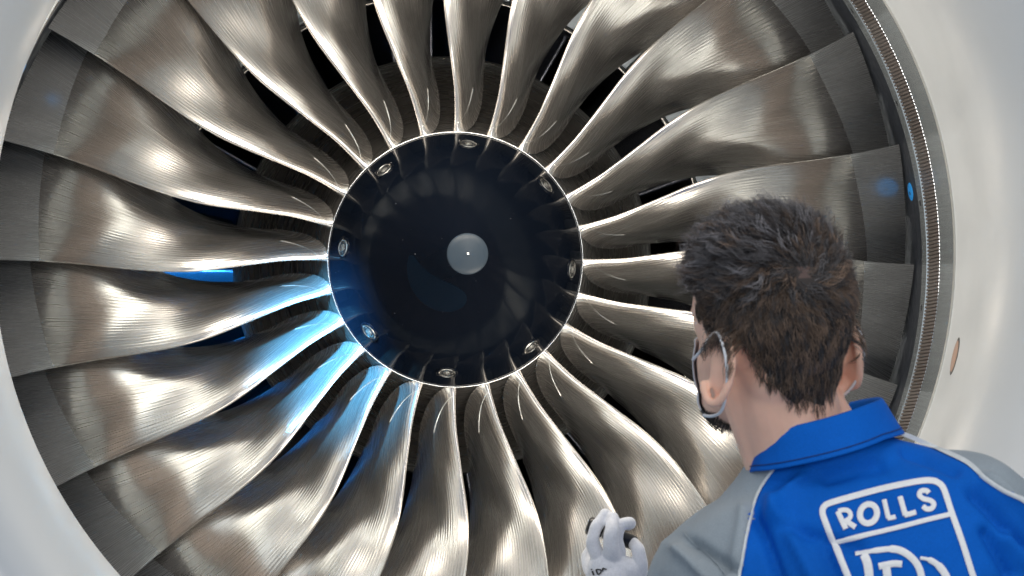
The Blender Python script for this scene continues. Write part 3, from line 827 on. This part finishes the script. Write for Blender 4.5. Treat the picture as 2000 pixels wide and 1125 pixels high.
for ci in range(4600):
    d = Vector((rnd.gauss(0, 1), rnd.gauss(0, 1), rnd.gauss(0, 1))).normalized()
    if not in_hair(d, rnd.uniform(-.002, .006)): continue
    if (d - WHP).length < .12 and rnd.random() < .35: continue
    sk = skull(d); p = d * sk; n = d.copy(); x, y, z = p
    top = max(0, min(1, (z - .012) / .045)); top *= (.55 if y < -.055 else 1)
    L_ = (.013 + .030 * top) + (.006 if (top > .5 and y > .02) else 0)
    L_ *= rnd.uniform(.75, 1.2) * (1 - .68 * max(0, min(1, (-.045 - z) / .05)))
    g = flow(d); side = g.cross(n)
    curl = rnd.uniform(-1, 1); ph0 = rnd.uniform(0, 6.28); A = .0070 * top * rnd.uniform(.4, 1.2); wn = rnd.uniform(.9, 1.7)
    if top > .35 and rnd.random() < .16: A *= 2.1; L_ *= 1.25; tonek = 2.0
    else: tonek = 1.0
    lift = (.22 + .95 * top) * rnd.uniform(.6, 1.2)
    ns = 9; guide = [p.copy()]; dirv = (g + n * lift).normalized()
    for s in range(ns - 1):
        q = guide[-1] + dirv * (L_ / (ns - 1)); t = (s + 1) / (ns - 1)
        qd = q.normalized(); smin = skull(qd) + .0015 + t * (.003 + .017 * top)
        if q.length < smin: q = qd * smin
        guide.append(q)
        g2 = flow(qd); h = q.length - smin
        want = g2 + qd * (.12 if h < .004 + .018 * top else -.55) + side * (curl * .8 * top * math.sin(ph0 + s * 1.35)) + qd * (.7 * top * math.sin(ph0 + s * 1.2))
        dirv = (dirv * .45 + want.normalized() * .55).normalized()
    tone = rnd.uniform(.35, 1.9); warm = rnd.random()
    base = Vector((.088, .084, .088)) * (.45 + .75 * top) if warm < .3 + .5 * top else Vector((.135, .092, .066)) * (.9 - .2 * top)  # grey highlights on top of the head put into the strand colour
    for j in range(9):
        off = (side * rnd.gauss(0, 1) + g * rnd.gauss(0, 1)) * .0036
        conv = rnd.uniform(.25, .85); f_ = rnd.uniform(.8, 1.1)
        path = []
        for s, q in enumerate(guide):
            t = s / (ns - 1)
            qq = guide[0] + (q - guide[0]) * f_ + off * (1 - conv * t) + side * (.0010 * math.sin(t * 5 + j) + A * t ** .5 * math.sin(6.28 * wn * t + ph0)) + n * (A * t ** .5 * math.cos(6.28 * wn * t + ph0 + .2 * j))
            path.append(H(*qq))
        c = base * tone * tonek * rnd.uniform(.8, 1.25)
        strand(path, rnd.uniform(.00026, .00042), (c.x, c.y, c.z, 1))
hs = mesh('hair_strands', SV, SF, M['hair'], hair)
ca = hs.data.color_attributes.new(name='tone', type='FLOAT_COLOR', domain='POINT')
ca.data.foreach_set('color', [q for c in SC for q in c])
hs['kind'] = 'stuff'
# beard stubble
SV.clear(); SF.clear(); SC.clear()
for i in range(2600):
    a = rnd.uniform(-1.7, 1.7); z = rnd.uniform(-.142, -.112)
    if abs(a) > 1.25: continue
    dirl = Vector((math.sin(a), math.cos(a), 0)); src = H(0, .02, z) + (Hm @ dirl) * .15
    hit, nn, ii, dist = BB.ray_cast(src, -(Hm @ dirl), .16)
    if hit is None: continue
    dn = (Hm @ Vector((0, .2, -1)))
    c = rnd.uniform(.015, .05)
    strand([hit - nn * .0005, hit + nn * .002 + dn * .002, hit + nn * .003 + dn * .005], .00035, (c, c * .75, c * .6, 1))
bs = mesh('beard', SV, SF, M['hair']); adopt(bs)
ca = bs.data.color_attributes.new(name='tone', type='FLOAT_COLOR', domain='POINT')
ca.data.foreach_set('color', [q for c in SC for q in c])
bs['kind'] = 'stuff'
# ---- face mask with ear loops
V = []; nM, mM = 28, 14
for i in range(nM + 1):
    a = rad(-46 + 92 * i / nM)
    for j in range(mM + 1):
        z = -.042 - .078 * j / mM
        dirl = Vector((math.sin(a), math.cos(a), 0)); src = H(0, .02, z) + (Hm @ dirl) * .18
        hit, nn, ii, dist = BB.ray_cast(src, -(Hm @ dirl), .2)
        base = .075 if hit is None else (hit - H(0, .02, z)).length
        puff = .0035
        V.append(H(0, .02, z) + (Hm @ dirl) * (max(base, .045) + puff))
mask = mesh('face_mask', V, grid_faces(nM + 1, mM + 1), M['maskm']); adopt(mask)
sd = mask.modifiers.new('thick', 'SOLIDIFY'); sd.thickness = .0015
for sx in (-1, .92):
    pts = [H(sx * .066, .045, -.056), H(sx * .073, .020, -.040), H(sx * .080, -.008, -.018), H(sx * .085, -.028, -.013), H(sx * .0875, -.044, -.030), H(sx * .0870, -.048, -.052), H(sx * .084, -.042, -.074), H(sx * .078, -.026, -.094), H(sx * .070, .002, -.106), H(sx * .062, .030, -.112)]
    P2 = []
    for i in range(len(pts) - 1):
        p0 = pts[i-1] if i else pts[0]; p1, p2 = pts[i], pts[i+1]; p3 = pts[i+2] if i + 2 < len(pts) else pts[-1]
        for k in range(5):
            t = k / 5; P2.append(.5 * (2*p1 + (p2-p0)*t + (2*p0-5*p1+4*p2-p3)*t*t + (-p0+3*p1-3*p2+p3)*t**3))
    tube('ear_loop', P2, .0016, M['maskm'], mask, 8)

# ---- gloved hand and the dark inspection torch it holds
def hc(P, Rr, n=14):   # pixels of the hand plane + depth, radius in px
    return chain([hp_(*p) for p in P], [r / FPX * HD for r in Rr], n, 5)
hand = [hc([(1170, 1092, -.002), (1158, 1062, -.010), (1163, 1034, -.012), (1183, 1005, -.004)], [16, 13.5, 12.5, 11.5]),
        hc([(1197, 1088, -.010), (1193, 1060, -.022), (1195, 1034, -.022), (1196, 1012, -.010)], [17, 15, 14, 12.5]),
        hc([(1208, 1080, -.004), (1205, 1052, -.012), (1213, 1027, -.014), (1230, 1021, -.006), (1225, 1026, .004)], [14, 12, 12, 11.5, 10]),
        hc([(1250, 1128, .000), (1251, 1098, -.006), (1246, 1074, -.006), (1238, 1061, .004)], [15, 14.5, 13, 11]),
        hc([(1160, 1122, .010), (1150, 1092, .030), (1160, 1062, .036)], [17, 15, 13]),
        hc([(1182, 1108, .0), (1224, 1118, .0)], [34, 31], 24), hc([(1195, 1130, .0), (1192, 1190, -.01)], [42, 40], 24),
        hc([(1185, 1175, -.01), (1172, 1260, -.02)], [36, 33], 24)]
glove = union('glove', hand, .0013, 2, M['glove'], None)
GB = bvh_of(glove)
NRM = [v.normal.copy() for v in glove.data.vertices]
for v in glove.data.vertices:
    p = v.co; v.co = p + NRM[v.index] * (noise.noise(p * 70) * .0012 + noise.noise(p * 25) * .0014)
adopt(glove)
GB = bvh_of(glove)
def Z2(P): return [(1100 + x / 6.427, 950 + y / 6.427) for x, y in P]
ribbons('glove_print', [(Z2([(372, 1060), (395, 1118)]), 3.2), (Z2([(362, 1035), (368, 1047)]), 3.0),
   (resample(Z2([(420, 1045), (445, 1105), (480, 1085), (470, 1045), (420, 1045)]), 4), 2.6),
   (Z2([(495, 1075), (500, 1028)]), 2.8), (Z2([(500, 1028), (548, 1050)]), 2.8), (Z2([(497, 1060), (520, 1050)]), 2.4)], M['ink'], glove, bv=GB)
gr = union('glove', [chain([WRR, WRR + Vector((-.02, .05, .0)), WRR + Vector((-.04, .09, -.01))], [.036, .042, .035], 16)] +
   [chain([WRR + Vector((-.055 + .02 * k, .09, 0)), WRR + Vector((-.06 + .021 * k, .125, -.01 - .004 * k)), WRR + Vector((-.06 + .021 * k, .145 - .006 * abs(k - 1), -.035))], [.0105, .0098, .009], 10) for k in range(4)] +
   [chain([WRR + Vector((-.05, .03, .01)), WRR + Vector((-.085, .07, .0)), WRR + Vector((-.085, .10, -.015))], [.012, .011, .0095], 10)], .003, 2, M['glove'], None)
adopt(gr)
tl_ = tag(empty('inspection_torch', hp_(1190, 1046, .012)), 'small black torch held between the white gloved fingers', 'torch')
def tt(o): o.parent = tl_; o.location = -tl_.location; return o
pa, pb = hp_(1147, 1025, .012), hp_(1242, 1062, .008); dv = (pb - pa).normalized(); r1 = 14.5 / FPX * HD
tt(tube('torch_body', [pa, pa + dv * .002, pa + dv * .018, pa + dv * .019, pb - dv * .004, pb], [r1 * .9, r1 * 1.25, r1 * 1.25, r1, r1, r1 * .8], M['blackp'], None, 24))
tt(tube('torch_ring', [pa + dv * .0195, pa + dv * .0215], [r1 * 1.15, r1 * 1.15], M['steel'], None, 24))
tt(tube('tail_switch', [pb, pb + dv * .004], [r1 * .6, r1 * .5], M['blackp'], None, 16))
